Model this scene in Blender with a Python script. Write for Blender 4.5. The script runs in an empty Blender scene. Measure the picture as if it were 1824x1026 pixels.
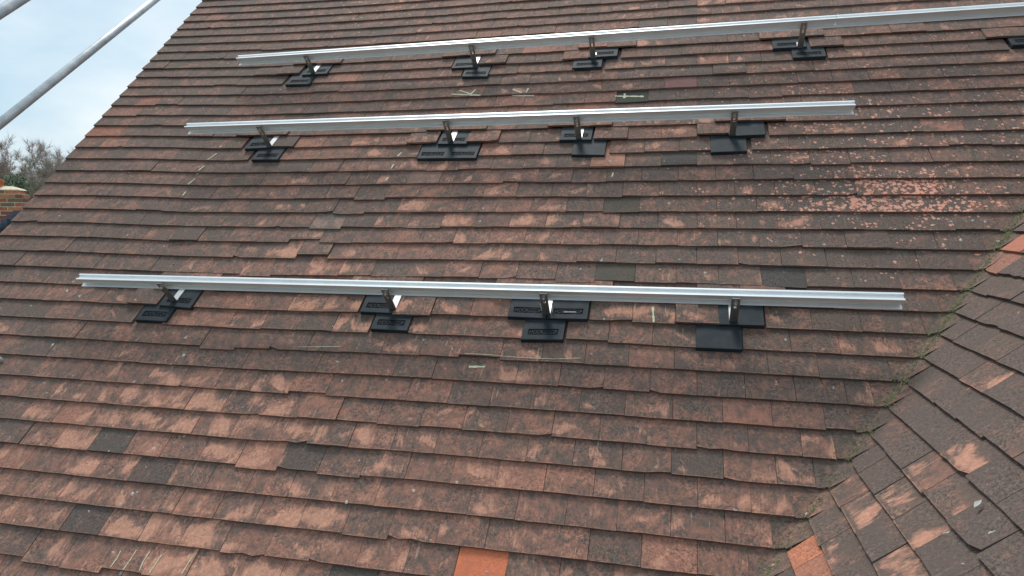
import bpy, bmesh, math, random
from mathutils import Vector, Matrix, noise

random.seed(11)
scene = bpy.context.scene
COL = scene.collection
PI = math.pi
R = math.radians

# ------------------------------------------------------------------ frame of the roof
# (u, v, w): u along the courses, v up the slope, w out of the main slope
ALPHA = R(44.3)
CA, SA = math.cos(ALPHA), math.sin(ALPHA)
def M(u, v, w=0.0):
    return Vector((u, v * CA - w * SA, v * SA + w * CA))
M3 = Matrix(((1, 0, 0), (0, CA, -SA), (0, SA, CA)))
VU0, VS = 6.25, 0.69                      # valley crease: u = VU0 + VS * v
SIDE_N = Vector((-SA, 0, VS)).normalized()
def S(y, v, w=0.0):                       # side slope: y world depth, v course height, w outwards
    return Vector((VU0 + VS * v, y, v * SA)) + SIDE_N * w

# ------------------------------------------------------------------ camera
F_PX = 1229.0
CAM = M(3.4113, -4.3839, 2.1284)
ax = Vector((-0.68679, -0.20799, -0.10533))
Rcam = Matrix.Rotation(ax.length, 3, ax.normalized())       # roof -> camera axes
RW = (Rcam @ M3.transposed()).transposed()                   # camera -> world
cam_data = bpy.data.cameras.new('camera')
cam_data.sensor_width = 36
cam_data.lens = F_PX / 1824 * 36
cam_data.clip_start = 0.05
cam_data.clip_end = 900
cam = bpy.data.objects.new('camera', cam_data)
COL.objects.link(cam)
cam.matrix_world = Matrix.Translation(CAM) @ RW.to_4x4()
scene.camera = cam

def at(x, y, depth):                      # a point seen at photo pixel (x, y), depth metres ahead
    return CAM + RW @ Vector(((x - 912) / F_PX, -(y - 513) / F_PX, -1)) * depth
def uv_at(x, y, w=0.0):                   # where that sight line meets the main slope
    d = M3.transposed() @ (RW @ Vector(((x - 912) / F_PX, -(y - 513) / F_PX, -1)))
    c = M3.transposed() @ CAM
    t = (w - c.z) / d.z
    p = c + d * t
    return p.x, p.y
def side_at(x, y):
    d = RW @ Vector(((x - 912) / F_PX, -(y - 513) / F_PX, -1))
    p0 = S(0, 0)
    t = SIDE_N.dot(p0 - CAM) / SIDE_N.dot(d)
    p = CAM + d * t
    return p.y, p.z / SA
def px(P):
    q = RW.transposed() @ (P - CAM)
    if q.z > -0.05: return None
    return 912 + F_PX * q.x / -q.z, 513 - F_PX * q.y / -q.z

# ------------------------------------------------------------------ light
scene.view_settings.view_transform = 'Standard'
scene.view_settings.look = 'None'
scene.view_settings.gamma = 1
scene.view_settings.exposure = 0.80
SUN_EL, SUN_AZ = R(62), R(-28)            # azimuth from +Y (towards the ridge), negative = left
world = bpy.data.worlds.new('World')
scene.world = world
world.use_nodes = True
wn, wl = world.node_tree.nodes, world.node_tree.links
wn.clear()
w_out = wn.new('ShaderNodeOutputWorld')
w_bg = wn.new('ShaderNodeBackground')
w_bg.inputs['Strength'].default_value = 0.1
sky = wn.new('ShaderNodeTexSky')
sky.sky_type = 'NISHITA'
sky.sun_disc = False
sky.sun_elevation = SUN_EL
sky.sun_rotation = SUN_AZ
sky.altitude = 50
sky.air_density = 1.0
sky.dust_density = 2.0
tc = wn.new('ShaderNodeTexCoord')
mp = wn.new('ShaderNodeMapping')
mp.inputs['Scale'].default_value = (1.0, 1.0, 2.2)
nz = wn.new('ShaderNodeTexNoise')
nz.inputs['Scale'].default_value = 3.4
nz.inputs['Detail'].default_value = 5
nz.inputs['Roughness'].default_value = 0.5
cr = wn.new('ShaderNodeValToRGB')
cr.color_ramp.elements[0].position = 0.38
cr.color_ramp.elements[0].color = (3.05, 4.2, 5.0, 1)
cr.color_ramp.elements[1].position = 0.60
cr.color_ramp.elements[1].color = (4.95, 5.5, 5.75, 1)
mx = wn.new('ShaderNodeMixRGB')
mx.inputs['Fac'].default_value = 0.88
wl.new(tc.outputs['Generated'], mp.inputs['Vector'])
wl.new(mp.outputs['Vector'], nz.inputs['Vector'])
wl.new(nz.outputs['Fac'], cr.inputs['Fac'])
wl.new(sky.outputs['Color'], mx.inputs['Color1'])
wl.new(cr.outputs['Color'], mx.inputs['Color2'])
wl.new(mx.outputs['Color'], w_bg.inputs['Color'])
wl.new(w_bg.outputs['Background'], w_out.inputs['Surface'])

sun_d = bpy.data.lights.new('sun', 'SUN')
sun_d.energy = 1.6
sun_d.angle = R(20)
sun_d.color = (1.0, 0.95, 0.88)
sun = bpy.data.objects.new('sun', sun_d)
COL.objects.link(sun)
to_sun = Vector((math.sin(SUN_AZ) * math.cos(SUN_EL), math.cos(SUN_AZ) * math.cos(SUN_EL), math.sin(SUN_EL)))
sun.rotation_euler = to_sun.to_track_quat('Z', 'Y').to_euler()

# ------------------------------------------------------------------ material helpers
def new_mat(name):
    m = bpy.data.materials.new(name)
    m.use_nodes = True
    n = m.node_tree.nodes
    return m, n, m.node_tree.links, n['Principled BSDF']
class NG:
    """small wrapper to write node graphs tersely"""
    def __init__(s, n, l): s.n, s.l = n, l
    def put(s, sock, val):
        if isinstance(val, bpy.types.NodeSocket): s.l.new(val, sock)
        else: sock.default_value = val
    def math(s, op, a, b=0.0, c=None, clamp=False):
        k = s.n.new('ShaderNodeMath'); k.operation = op; k.use_clamp = clamp
        s.put(k.inputs[0], a); s.put(k.inputs[1], b)
        if c is not None: s.put(k.inputs[2], c)
        return k.outputs[0]
    def mix(s, fac, a, b, mode='MIX'):
        k = s.n.new('ShaderNodeMixRGB'); k.blend_type = mode
        s.put(k.inputs['Fac'], fac)
        s.put(k.inputs['Color1'], a if isinstance(a, bpy.types.NodeSocket) else (*a, 1))
        s.put(k.inputs['Color2'], b if isinstance(b, bpy.types.NodeSocket) else (*b, 1))
        return k.outputs['Color']
    def step(s, val, lo, hi):
        k = s.n.new('ShaderNodeMapRange'); k.interpolation_type = 'SMOOTHSTEP'
        s.put(k.inputs['Value'], val); s.put(k.inputs['From Min'], lo); s.put(k.inputs['From Max'], hi)
        return k.outputs['Result']
    def noise(s, vec, scale, detail=4, rough=0.55, dist=0.0):
        k = s.n.new('ShaderNodeTexNoise')
        s.l.new(vec, k.inputs['Vector']); k.inputs['Scale'].default_value = scale
        k.inputs['Detail'].default_value = detail; k.inputs['Roughness'].default_value = rough
        k.inputs['Distortion'].default_value = dist
        return k.outputs['Fac']
    def voro(s, vec, scale, rand=1.0):
        k = s.n.new('ShaderNodeTexVoronoi')
        s.l.new(vec, k.inputs['Vector']); k.inputs['Scale'].default_value = scale
        k.inputs['Randomness'].default_value = rand
        return k.outputs['Distance'], k.outputs['Color']
    def scale(s, vec, sc, rot=0.0):
        k = s.n.new('ShaderNodeMapping')
        s.l.new(vec, k.inputs['Vector']); k.inputs['Scale'].default_value = sc
        k.inputs['Rotation'].default_value = (0, 0, rot)
        return k.outputs['Vector']
    def spin(s, vec, ang):
        k = s.n.new('ShaderNodeVectorRotate'); k.rotation_type = 'Z_AXIS'
        s.l.new(vec, k.inputs['Vector']); s.put(k.inputs['Angle'], ang)
        return k.outputs['Vector']
    def attr(s, name):
        k = s.n.new('ShaderNodeAttribute'); k.attribute_name = name
        return k
    def sep(s, col):
        k = s.n.new('ShaderNodeSeparateColor'); s.l.new(col, k.inputs[0])
        return k.outputs
    def bump(s, h, strength, dist):
        k = s.n.new('ShaderNodeBump'); s.l.new(h, k.inputs['Height'])
        k.inputs['Strength'].default_value = strength; k.inputs['Distance'].default_value = dist
        return k.outputs['Normal']

def simple_mat(name, col, rough=0.6, metal=0.0, var=0.0, scale=30, bump=0.0, col2=None):
    m, n, l, b = new_mat(name); g = NG(n, l)
    b.inputs['Roughness'].default_value = rough
    b.inputs['Metallic'].default_value = metal
    t = n.new('ShaderNodeTexCoord').outputs['Object']
    f = g.noise(t, scale, 5, 0.6)
    c2 = col2 if col2 else tuple(c * (1 - var) for c in col)
    l.new(g.mix(g.step(f, 0.3, 0.7), col, c2), b.inputs['Base Color'])
    if bump: l.new(g.bump(f, bump, 0.002), b.inputs['Normal'])
    return m

# ---- weathered clay tile: colour attribute 'tint' = soot, wear, lichen, random; 'coat' = own colour + amount
def tile_material():
    m, n, l, b = new_mat('weathered_clay_tile'); g = NG(n, l)
    ti = g.attr('tint'); co = g.attr('coat')
    r, gr, bl = g.sep(ti.outputs['Color'])[0:3]
    soot, wear, lich, rnd = r, gr, bl, ti.outputs['Alpha']
    uvn = n.new('ShaderNodeUVMap'); uvn.uv_map = 'face'
    pos = uvn.outputs['UV']                                   # metres, offset per tile
    uve = n.new('ShaderNodeUVMap'); uve.uv_map = 'edge'       # x: 0..1 across, y: metres up from the tail
    ex, ey = g.sep(uve.outputs['UV'])[0:2]
    streak = g.scale(g.spin(pos, g.math('MULTIPLY', g.math('SUBTRACT', rnd, 0.5), 1.5)), (1.0, 0.55, 1.0))
    # fired clay body
    n1 = g.noise(pos, 26, 5, 0.62)
    n2 = g.noise(pos, 190, 3, 0.7)
    clay = g.mix(rnd, (0.290, 0.143, 0.105), (0.385, 0.175, 0.120))
    clay = g.mix(g.math('MULTIPLY', g.step(n1, 0.3, 0.75), 0.55), clay, (0.205, 0.118, 0.094))
    # dark weathering film, patchy, stronger away from rubbed spots
    nf = g.noise(streak, 46, 8, 0.72, 0.5)
    nl = g.noise(pos, 11, 3, 0.5, 0.8)
    film = g.math('ADD', g.math('MULTIPLY', nf, 0.60), g.math('ADD', g.math('MULTIPLY', nl, 0.32), g.math('MULTIPLY', n2, 0.08)))
    lo = g.math('SUBTRACT', 0.60, g.math('MULTIPLY', soot, 0.43))
    filmm = g.step(film, lo, g.math('ADD', lo, 0.24))
    fcol = g.mix(g.step(n2, 0.35, 0.65), (0.074, 0.060, 0.053), (0.138, 0.108, 0.092))
    fcol = g.mix(g.step(g.noise(pos, 14, 2), 0.4, 0.62), fcol, (0.098, 0.086, 0.075))
    c = g.mix(g.math('MULTIPLY', filmm, 0.90), clay, fcol)
    # rubbed, scraped clay: bare orange patches with a streaky edge
    ws = g.scale(g.spin(pos, g.math('ADD', 0.1, g.math('MULTIPLY', g.math('SUBTRACT', rnd, 0.5), 1.7))), (1.15, 0.75, 1.0))
    wp = g.noise(ws, 9, 5, 0.52, 0.6)
    wf = g.noise(g.scale(pos, (1.0, 0.16, 1.0), R(10)), 130, 3, 0.6)
    wv = g.math('ADD', g.math('MULTIPLY', wp, 0.72), g.math('ADD', g.math('MULTIPLY', wf, 0.16), g.math('MULTIPLY', nf, 0.12)))
    band = g.math('MULTIPLY', g.step(ey, 0.004, 0.020), g.step(ey, 0.085, 0.040))
    wv = g.math('ADD', wv, g.math('MULTIPLY', g.math('SUBTRACT', band, 0.45), 0.06))
    wlo = g.math('SUBTRACT', 0.725, g.math('MULTIPLY', wear, 0.30))
    wm = g.step(wv, wlo, g.math('ADD', wlo, 0.105))
    wcol = g.mix(g.step(g.noise(pos, 60, 3), 0.3, 0.7), (0.60, 0.295, 0.200), (0.46, 0.240, 0.168))
    c = g.mix(g.math('MULTIPLY', wm, g.math('ADD', 0.45, g.math('MULTIPLY', nf, 0.75))), c, wcol)
    # thin scratches
    sv = g.noise(g.scale(pos, (1.0, 0.10, 1.0), R(-22)), 75, 2, 0.4)
    sm = g.step(sv, 0.70, 0.73)
    c = g.mix(g.math('MULTIPLY', sm, g.math('MULTIPLY', wear, 0.75)), c, (0.50, 0.30, 0.22))
    # pale rubbed line along the tail
    tl = g.step(g.math('SUBTRACT', g.math('ADD', -0.004, g.math('MULTIPLY', g.noise(pos, 45, 3), 0.016)), ey), 0.0, 0.003)
    c = g.mix(g.math('MULTIPLY', tl, g.math('MULTIPLY', g.step(g.math('ADD', wear, g.noise(pos, 20)), 0.75, 1.1), 0.55)), c, (0.36, 0.20, 0.14))
    # own colour of odd replacement tiles
    c = g.mix(co.outputs['Alpha'], c, g.mix(g.math('MULTIPLY', g.step(n1, 0.45, 0.75), 0.35), co.outputs['Color'], g.mix(0.5, co.outputs['Color'], (0.09, 0.07, 0.06))))
    # fine grit and pitting of the sanded face
    n3 = g.noise(g.scale(g.spin(pos, g.math('MULTIPLY', rnd, 6.3)), (1.0, 0.7, 1.0)), 125, 4, 0.75, 0.6)
    n4 = g.noise(pos, 340, 2, 0.8)
    gv = g.math('ADD', g.math('MULTIPLY', g.math('SUBTRACT', n3, 0.5), 3.4), g.math('MULTIPLY', g.math('SUBTRACT', n4, 0.5), 1.9))
    gv = g.math('MAXIMUM', g.math('MINIMUM', g.math('ADD', 1.02, gv), 1.75), 0.35)
    gv = g.math('ADD', 1.0, g.math('MULTIPLY', g.math('SUBTRACT', gv, 1.0), g.math('ADD', 0.30, g.math('MULTIPLY', g.step(g.noise(pos, 9, 3), 0.35, 0.65), 0.75))))
    gc = n.new('ShaderNodeCombineColor'); [l.new(gv, gc.inputs[k]) for k in range(3)]
    smo = g.math('SUBTRACT', 1.0, g.math('MULTIPLY', g.step(co.outputs['Alpha'], 0.6, 1.0), 0.7))
    c = g.mix(g.math('MULTIPLY', smo, g.math('SUBTRACT', 1.0, g.math('MULTIPLY', wm, 0.45))), c, gc.outputs[0], 'MULTIPLY')
    # lichen: pink-orange rosettes and small grey discs
    wob = n.new('ShaderNodeVectorMath'); wob.operation = 'ADD'
    nzc = n.new('ShaderNodeTexNoise'); l.new(pos, nzc.inputs['Vector']); nzc.inputs['Scale'].default_value = 120
    nzs = n.new('ShaderNodeVectorMath'); nzs.operation = 'SCALE'; l.new(nzc.outputs['Color'], nzs.inputs[0]); nzs.inputs['Scale'].default_value = 0.020
    l.new(pos, wob.inputs[0]); l.new(nzs.outputs[0], wob.inputs[1])
    lp = wob.outputs[0]
    d1, k1 = g.voro(lp, 64)
    h1 = g.sep(k1)
    clus = g.noise(pos, 16, 3, 0.5)
    rad = g.math('MULTIPLY', g.step(g.math('ADD', g.math('MULTIPLY', h1[0], 0.55), g.math('MULTIPLY', clus, 0.55)), g.math('SUBTRACT', 0.86, g.math('MULTIPLY', lich, 0.50)), g.math('SUBTRACT', 1.02, g.math('MULTIPLY', lich, 0.3))), g.math('ADD', 0.42, g.math('MULTIPLY', lich, 0.16)))
    m1 = g.step(g.math('SUBTRACT', rad, d1), 0.0, 0.05)
    c = g.mix(g.math('MULTIPLY', m1, 0.92), c, g.mix(h1[1], (0.72, 0.305, 0.21), (0.68, 0.36, 0.265)))
    d2, k2 = g.voro(lp, 40)
    h2 = g.sep(k2)
    rad2 = g.math('MULTIPLY', g.step(h2[0], g.math('SUBTRACT', 0.975, g.math('MULTIPLY', lich, 0.30)), 1.0), 0.24)
    m2 = g.step(g.math('SUBTRACT', rad2, d2), 0.0, 0.05)
    c = g.mix(g.math('MULTIPLY', m2, 0.75), c, (0.47, 0.47, 0.42))
    l.new(c, b.inputs['Base Color'])
    b.inputs['Roughness'].default_value = 0.86
    b.inputs['Specular IOR Level'].default_value = 0.28
    h = g.math('ADD', g.math('ADD', g.math('MULTIPLY', n2, 0.4), g.math('MULTIPLY', n3, 0.8)), g.math('ADD', g.math('MULTIPLY', nf, 0.9), g.math('MULTIPLY', m1, 0.4)))
    l.new(g.bump(h, 0.75, 0.0026), b.inputs['Normal'])
    return m
TILE = tile_material()
DECK = simple_mat('roof_battens_dark', (0.03, 0.022, 0.018), 0.9)
ALU = simple_mat('mill_aluminium', (0.88, 0.90, 0.91), 0.42, 0.55, 0.06, 9)
STEEL = simple_mat('brushed_steel', (0.48, 0.45, 0.41), 0.40, 0.85, 0.3, 60)
ARM = simple_mat('sky_lit_steel', (0.62, 0.62, 0.61), 0.45, 0.6, 0.2, 70)  # lightened copy of the upright's steel, sky reflection put into the colour
BOLT = simple_mat('bright_steel', (0.75, 0.75, 0.74), 0.3, 0.9, 0.2, 80)
CHALK = simple_mat('chalk', (0.66, 0.64, 0.46), 0.95, 0, 0.25, 300)
GALV = simple_mat('galvanised_tube', (0.66, 0.68, 0.70), 0.5, 0.3, 0.28, 11, 0.15)
def rubber_material():
    m, n, l, b = new_mat('black_rubber_flashing'); b.inputs['Specular IOR Level'].default_value = 0.22; g = NG(n, l)
    t = n.new('ShaderNodeTexCoord').outputs['Object']
    f = g.noise(t, 420, 3, 0.7); f2 = g.noise(t, 22, 4)
    c = g.mix(g.step(f2, 0.35, 0.7), (0.021, 0.029, 0.036), (0.034, 0.045, 0.054))  # bluish tint carries the sky's reflection in the base colour
    c = g.mix(g.math('MULTIPLY', g.step(f, 0.64, 0.72), 0.45), c, (0.09, 0.095, 0.10))
    l.new(c, b.inputs['Base Color'])
    b.inputs['Roughness'].default_value = 0.68
    l.new(g.bump(f, 0.5, 0.0012), b.inputs['Normal'])
    return m
RUBBER = rubber_material()

# ------------------------------------------------------------------ object helpers
def link(name, me, mat=None, parent=None, loc=None):
    o = bpy.data.objects.new(name, me)
    COL.objects.link(o)
    if mat is not None and me is not None: me.materials.append(mat)
    if loc is not None: o.location = loc
    if parent is not None: o.parent = parent
    return o
def tag(o, label=None, cat=None, group=None, kind=None):
    if label: o['label'] = label
    if cat: o['category'] = cat
    if group: o['group'] = group
    if kind: o['kind'] = kind
    return o
def empty(name, loc=(0, 0, 0)):
    o = link(name, None)
    o.location = loc
    o.empty_display_size = 0.1
    return o
def mesh(name, verts, faces, smooth=False):
    me = bpy.data.meshes.new(name)
    me.from_pydata([tuple(v) for v in verts], [], faces)
    if smooth:
        for p in me.polygons: p.use_smooth = True
    me.update()
    return me
class MB:
    def __init__(s): s.v, s.f = [], []
    def add(s, vs, fs):
        k = len(s.v); s.v += [Vector(v) for v in vs]; s.f += [[i + k for i in f] for f in fs]
    def box(s, fn, a0, a1, b0, b1, c0, c1):
        P = [fn(a, b, c) for c in (c0, c1) for b in (b0, b1) for a in (a0, a1)]
        s.add(P, [[0, 2, 3, 1], [4, 5, 7, 6], [0, 1, 5, 4], [2, 6, 7, 3], [0, 4, 6, 2], [1, 3, 7, 5]])
    def tube(s, p0, p1, r0, r1=None, seg=10, caps=True):
        p0, p1 = Vector(p0), Vector(p1)
        if r1 is None: r1 = r0
        d = (p1 - p0).normalized()
        a = d.orthogonal().normalized(); b = d.cross(a)
        vs = [p + (a * math.cos(2 * PI * i / seg) + b * math.sin(2 * PI * i / seg)) * r for p, r in ((p0, r0), (p1, r1)) for i in range(seg)]
        fs = [[i, (i + 1) % seg, seg + (i + 1) % seg, seg + i] for i in range(seg)]
        if caps: fs += [list(range(seg))[::-1], list(range(seg, 2 * seg))]
        s.add(vs, fs)
    def obj(s, name, mat, parent=None, smooth=False, origin=None, fix=True):
        vs = s.v
        if origin is not None: vs = [v - origin for v in vs]
        me = mesh(name, vs, s.f, smooth)
        if fix:
            bm = bmesh.new(); bm.from_mesh(me)
            bmesh.ops.recalc_face_normals(bm, faces=bm.faces[:])
            bm.to_mesh(me); bm.free()
        o = link(name, me, mat, parent)
        if origin is not None: o.location = origin - (parent.location if parent is not None else Vector())
        return o

# ------------------------------------------------------------------ the roof
WT = 0.16016              # tile pitch along a course
TH = 0.0105               # tile thickness
KT = 0.105                # tilt of a tile against the slope
I0, I1 = -5, 43           # first and last course
DVG = [[5, -16, -32, -35, -27, -19, -18, -12, -4, -1, 0, 0], [9, -14, -31, -35, -30, -18, -17, -12, -4, 0, 1, 1], [20, -2, -26, -28, -26, -17, -13, -7, -2, 1, 3, 3], [27, 3, -20, -22, -20, -12, -9, -2, 1, 6, 8, 8], [27, 11, -17, -19, -16, -11, -9, -1, 1, 4, 6, 6], [18, 9, -17, -18, -13, -9, -7, -1, 1, 3, 3, 4], [10, 7, -10, -12, -8, 0, 2, 4, 2, 0, 0, 2], [2, 0, -4, -9, -5, 6, 7, 2, 0, -2, -3, -3], [-3, -3, -4, -4, -1, 4, 4, 1, 1, 1, 0, 0], [-4, -4, -5, -4, -2, 2, 4, 2, 1, 1, 2, 1], [-5, -6, -6, -5, -3, 0, 3, 2, 1, 1, 1, 1], [-6, -6, -7, -6, -4, -2, 2, 2, 1, 1, 1, 1]]
def sag(i, u):            # the old courses are not straight
    a = min(max(i / 4.0, 0), 10.999); b = min(max(u / 0.5, 0), 10.999)
    ia, ib = int(a), int(b); fa, fb = a - ia, b - ib
    g = DVG
    return ((g[ia][ib] * (1 - fb) + g[ia][ib + 1] * fb) * (1 - fa) + (g[ia + 1][ib] * (1 - fb) + g[ia + 1][ib + 1] * fb) * fa) / 1000
def tail_v(i, u): return -0.1 * i + sag(i, u)
def crease_u(v): return VU0 + VS * v

house = empty('house', M(0, -4.4))
tag(house, 'house with an old brown clay tiled roof of two slopes meeting in a mossy valley', 'house')
def deck(name, pts, thick_n):
    n = len(pts)
    vs = pts + [p - thick_n for p in pts]
    fs = [list(range(n)), list(range(n, 2 * n))[::-1]] + [[i, i + n, (i + 1) % n + n, (i + 1) % n] for i in range(n)]
    m = MB(); m.add(vs, fs)
    return m.obj(name, DECK, house, origin=house.location.copy())
VE = -4.36
main_slope = deck('roof_slope', [M(0.03, VE, -0.045), M(crease_u(VE) - 0.01, VE, -0.045), M(crease_u(0.62) - 0.01, 0.62, -0.045), M(0.03, 0.62, -0.045)], M3 @ Vector((0, 0, 0.05)))
side_slope = deck('roof_slope', [S(VE * CA - 0.02, VE, -0.045), S(-4.75, VE, -0.045), S(-4.75, -0.9, -0.045), S(-0.9 * CA - 0.02, -0.9, -0.045)], SIDE_N * 0.05)
main_slope['label'] = 'main brown clay tiled slope carrying the rails'
side_slope['label'] = 'darker clay tiled slope right of the valley'

# tile mesh: corners are (a, b): tail left, tail right, head right, head left
def tile_geo(fn, corners, lift, tilt, twist, camber, tint, coat, chips, nx=4, ny=3, th=TH, row=None):
    (a0, b0), (a1, b1), (a2, b2), (a3, b3) = corners
    ox, oy = random.random() * 40, random.random() * 40
    if row is not None and random.random() < 0.72: ox, oy = a0, row * 7.31 % 40
    vs, uv, ed = [], [], []
    jit = [random.uniform(-0.0008, 0.0008) for _ in range(nx + 1)]
    if chips:
        k = random.choice([0, nx]); jit[k] += random.uniform(0.004, 0.012)
        if random.random() < 0.3: jit[random.randrange(1, nx)] += random.uniform(0.003, 0.007)
    for j in range(ny + 1):
        t = j / ny
        for i in range(nx + 1):
            s = i / nx
            a = (a0 * (1 - s) + a1 * s) * (1 - t) + (a3 * (1 - s) + a2 * s) * t
            b = (b0 * (1 - s) + b1 * s) * (1 - t) + (b3 * (1 - s) + b2 * s) * t
            bl = b - (b0 * (1 - s) + b1 * s)
            if j == 0: b += jit[i]
            w = lift + th - (KT + tilt) * bl + twist * (s - 0.5) * (1 - t) + camber * (1 - (2 * s - 1) ** 2) 
            vs.append((a, b, w)); uv.append((ox + a - a0, oy + bl)); ed.append((s, bl))
    n_top = len(vs)
    fs = [[j * (nx + 1) + i, j * (nx + 1) + i + 1, (j + 1) * (nx + 1) + i + 1, (j + 1) * (nx + 1) + i] for j in range(ny) for i in range(nx)]
    rim = [i for i in range(nx + 1)]
    low = {}
    def lower(k):
        if k not in low:
            a, b, w = vs[k]
            low[k] = len(vs); vs.append((a, b, w - th)); uv.append((uv[k][0], uv[k][1] + 0.4)); ed.append((ed[k][0], 0.05))
        return low[k]
    for i in range(nx): fs.append([i + 1, i, lower(i), lower(i + 1)])
    for j in range(ny):
        p, q = j * (nx + 1), (j + 1) * (nx + 1)
        fs.append([p, q, lower(q), lower(p)])
        p, q = p + nx, q + nx
        fs.append([q, p, lower(p), lower(q)])
    P = [fn(*v) for v in vs]
    return dict(P=P, F=fs, uv=uv, ed=ed, tint=tint, coat=coat)
def tiles_mesh(name, geos, origin):
    V, F = [], []
    uv, ed, ti, co = [], [], [], []
    for g in geos:
        k = len(V)
        V += [p - origin for p in g['P']]
        F += [[i + k for i in f] for f in g['F']]
        for f in g['F']:
            for i in f:
                uv += g['uv'][i]; ed += g['ed'][i]
        n = len(g['P'])
        ti += list(g['tint']) * n; co += list(g['coat']) * n
    me = bpy.data.meshes.new(name)
    me.from_pydata([tuple(v) for v in V], [], F)
    a = me.uv_layers.new(name='face'); a.data.foreach_set('uv', uv)
    a = me.uv_layers.new(name='edge'); a.data.foreach_set('uv', ed)
    a = me.color_attributes.new('tint', 'FLOAT_COLOR', 'POINT'); a.data.foreach_set('color', ti)
    a = me.color_attributes.new('coat', 'FLOAT_COLOR', 'POINT'); a.data.foreach_set('color', co)
    me.materials.append(TILE)
    me.update()
    return me
def area_of(P4):
    q = [px(p) for p in P4]
    if any(k is None for k in q): return 0.0
    if all(k[0] < -5 for k in q) or all(k[0] > 1829 for k in q) or all(k[1] < -5 for k in q) or all(k[1] > 1031 for k in q): return 0.0
    q = [(min(max(x, 0), 1824), min(max(y, 0), 1026)) for x, y in q]
    return 0.5 * abs(sum(q[i][0] * q[(i + 1) % 4][1] - q[(i + 1) % 4][0] * q[i][1] for i in range(4)))

def clamp(x, a=0.0, b=1.0): return min(max(x, a), b)
def bell(x, c, s): return math.exp(-0.5 * ((x - c) / s) ** 2)
def weather(u, i):        # how sooty, rubbed and lichened this stretch of the slope is
    soot = 0.575 + 0.10 * bell(u, 0.6, 0.8) * bell(i, 12, 8) + 0.16 * bell(u, 4.4, 0.9) * bell(i, 24, 8) - 0.06 * bell(i, 38, 5) + 0.05 * bell(u, 1.4, .5) * bell(i, 24, 3)
    wear = 0.40 - 0.32 * bell(u, 0.2, 0.9) * bell(i, 14, 10) + 0.20 * bell(i, 38, 5) + 0.10 * bell(u, 1.5, .8) * bell(i, 34, 4) + 0.26 * bell(u, 2.6, 0.9) * bell(i, 22, 6) - 0.16 * bell(u, 4.5, 0.7) * bell(i, 25, 7) + 0.14 * bell(i, 2, 5) * bell(u, 3.6, 1.4)
    lich = 0.10 + 0.46 * bell(u, 4.35, 0.8) * bell(i, 18, 6) + 1.1 * bell(u, 4.24, 0.26) * bell(i, 21.6, 0.9) + 0.40 * bell(u, 1.4, 0.7) * bell(i, 1, 4)
    return soot, wear, lich

# black flashings measured on the slope: (name key, u0, u1, v tail, text panels)
FLASH = [
    ('A1u', 1.216, 1.378, -1.050, 1), ('A1l', 1.143, 1.303, -1.148, 1),
    ('A2u', 2.156, 2.308, -1.053, 1), ('A2l', 2.237, 2.387, -1.145, 1),
    ('A3u', 2.930, 3.090, -1.007, 1), ('A3l', 2.854, 3.012, -1.105, 1),
    ('A4u', 3.890, 4.052, -1.006, 1), ('A4l', 3.978, 4.136, -1.099, 1),
    ('A5u', 4.962, 5.120, -1.074, 1),
    ('B1u', 1.140, 1.297, -1.734, 1), ('B1l', 1.222, 1.379, -1.830, 1),
    ('B2u', 2.238, 2.392, -1.730, 1), ('B2l', 2.155, 2.463, -1.841, 2),
    ('B3u', 2.860, 3.016, -1.718, 1), ('B3l', 2.932, 3.089, -1.832, 0),
    ('B4u', 3.652, 3.811, -1.711, 0), ('B4l', 3.569, 3.727, -1.825, 0),
    ('C1u', 1.204, 1.368, -2.818, 1), ('C1l', 1.126, 1.286, -2.898, 1),
    ('C2u', 2.163, 2.318, -2.807, 1), ('C2l', 2.236, 2.394, -2.891, 1),
    ('C3ul', 2.789, 2.942, -2.803, 1), ('C3ur', 2.946, 3.102, -2.802, 1), ('C3l', 2.859, 3.020, -2.905, 1),
    ('C4u', 3.585, 3.744, -2.800, 0), ('C4l', 3.504, 3.664, -2.909, 0),
]
# odd tiles seen in the photograph: (x, y, coat rgb, amount, soot change, wear change)
ODD = [
    (857, 1004, (0.60, 0.18, 0.09), 0.94, 0, 0), (1208, 147, (0.26, 0.125, 0.115), 0.85, 0, 0), (1120, 170, (0.055, 0.056, 0.045), 0.9, 0, 0),
    (1105, 364, (0.075, 0.070, 0.055), 0.85, 0, 0), (1090, 487, (0.078, 0.072, 0.056), 0.85, 0, 0), (1200, 282, (0.06, 0.06, 0.058), 0.7, 0.3, -0.3),
    (1402, 498, (0.05, 0.052, 0.05), 0.6, 0.3, -0.3), (208, 792, (0.08, 0.073, 0.066), 0.42, 0.25, -0.5), (272, 842, (0.085, 0.068, 0.062), 0.4, 0.25, -0.4),
    (125, 925, (0.08, 0.066, 0.062), 0.45, 0.25, -0.4), (600, 1022, (0.075, 0.065, 0.06), 0.5, 0.25, -0.4), (525, 800, (0.08, 0.066, 0.06), 0.35, 0.25, -0.3),
    (1080, 282, (0.36, 0.18, 0.12), 0.55, -0.2, 0.4), (490, 815, (0.30, 0.15, 0.11), 0.15, -0.1, 0.15), (1040, 190, (0.3, 0.15, .1), 0.3, -0.2, 0.2),
    (730, 320, (0.25, 0.16, 0.13), 0.7, -0.2, 0), (590, 385, (0.16, 0.14, 0.12), 0.6, 0, 0.2), (1150, 40, (0.13, 0.11, 0.09), 0.7, 0, 0),
    (60, 910, (0.34, 0.17, 0.12), 0.15, -0.1, 0.35), (150, 780, (0.34, 0.17, 0.12), 0.2, -0.1, 0.3), (190, 232, (0.30, 0.115, 0.07), 0.5, -0.2, 0),
    (260, 182, (0.24, 0.10, 0.075), 0.5, -0.2, 0), (1640, 345, (0.19, 0.07, 0.05), 0.5, 0, 0),
]
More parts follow.
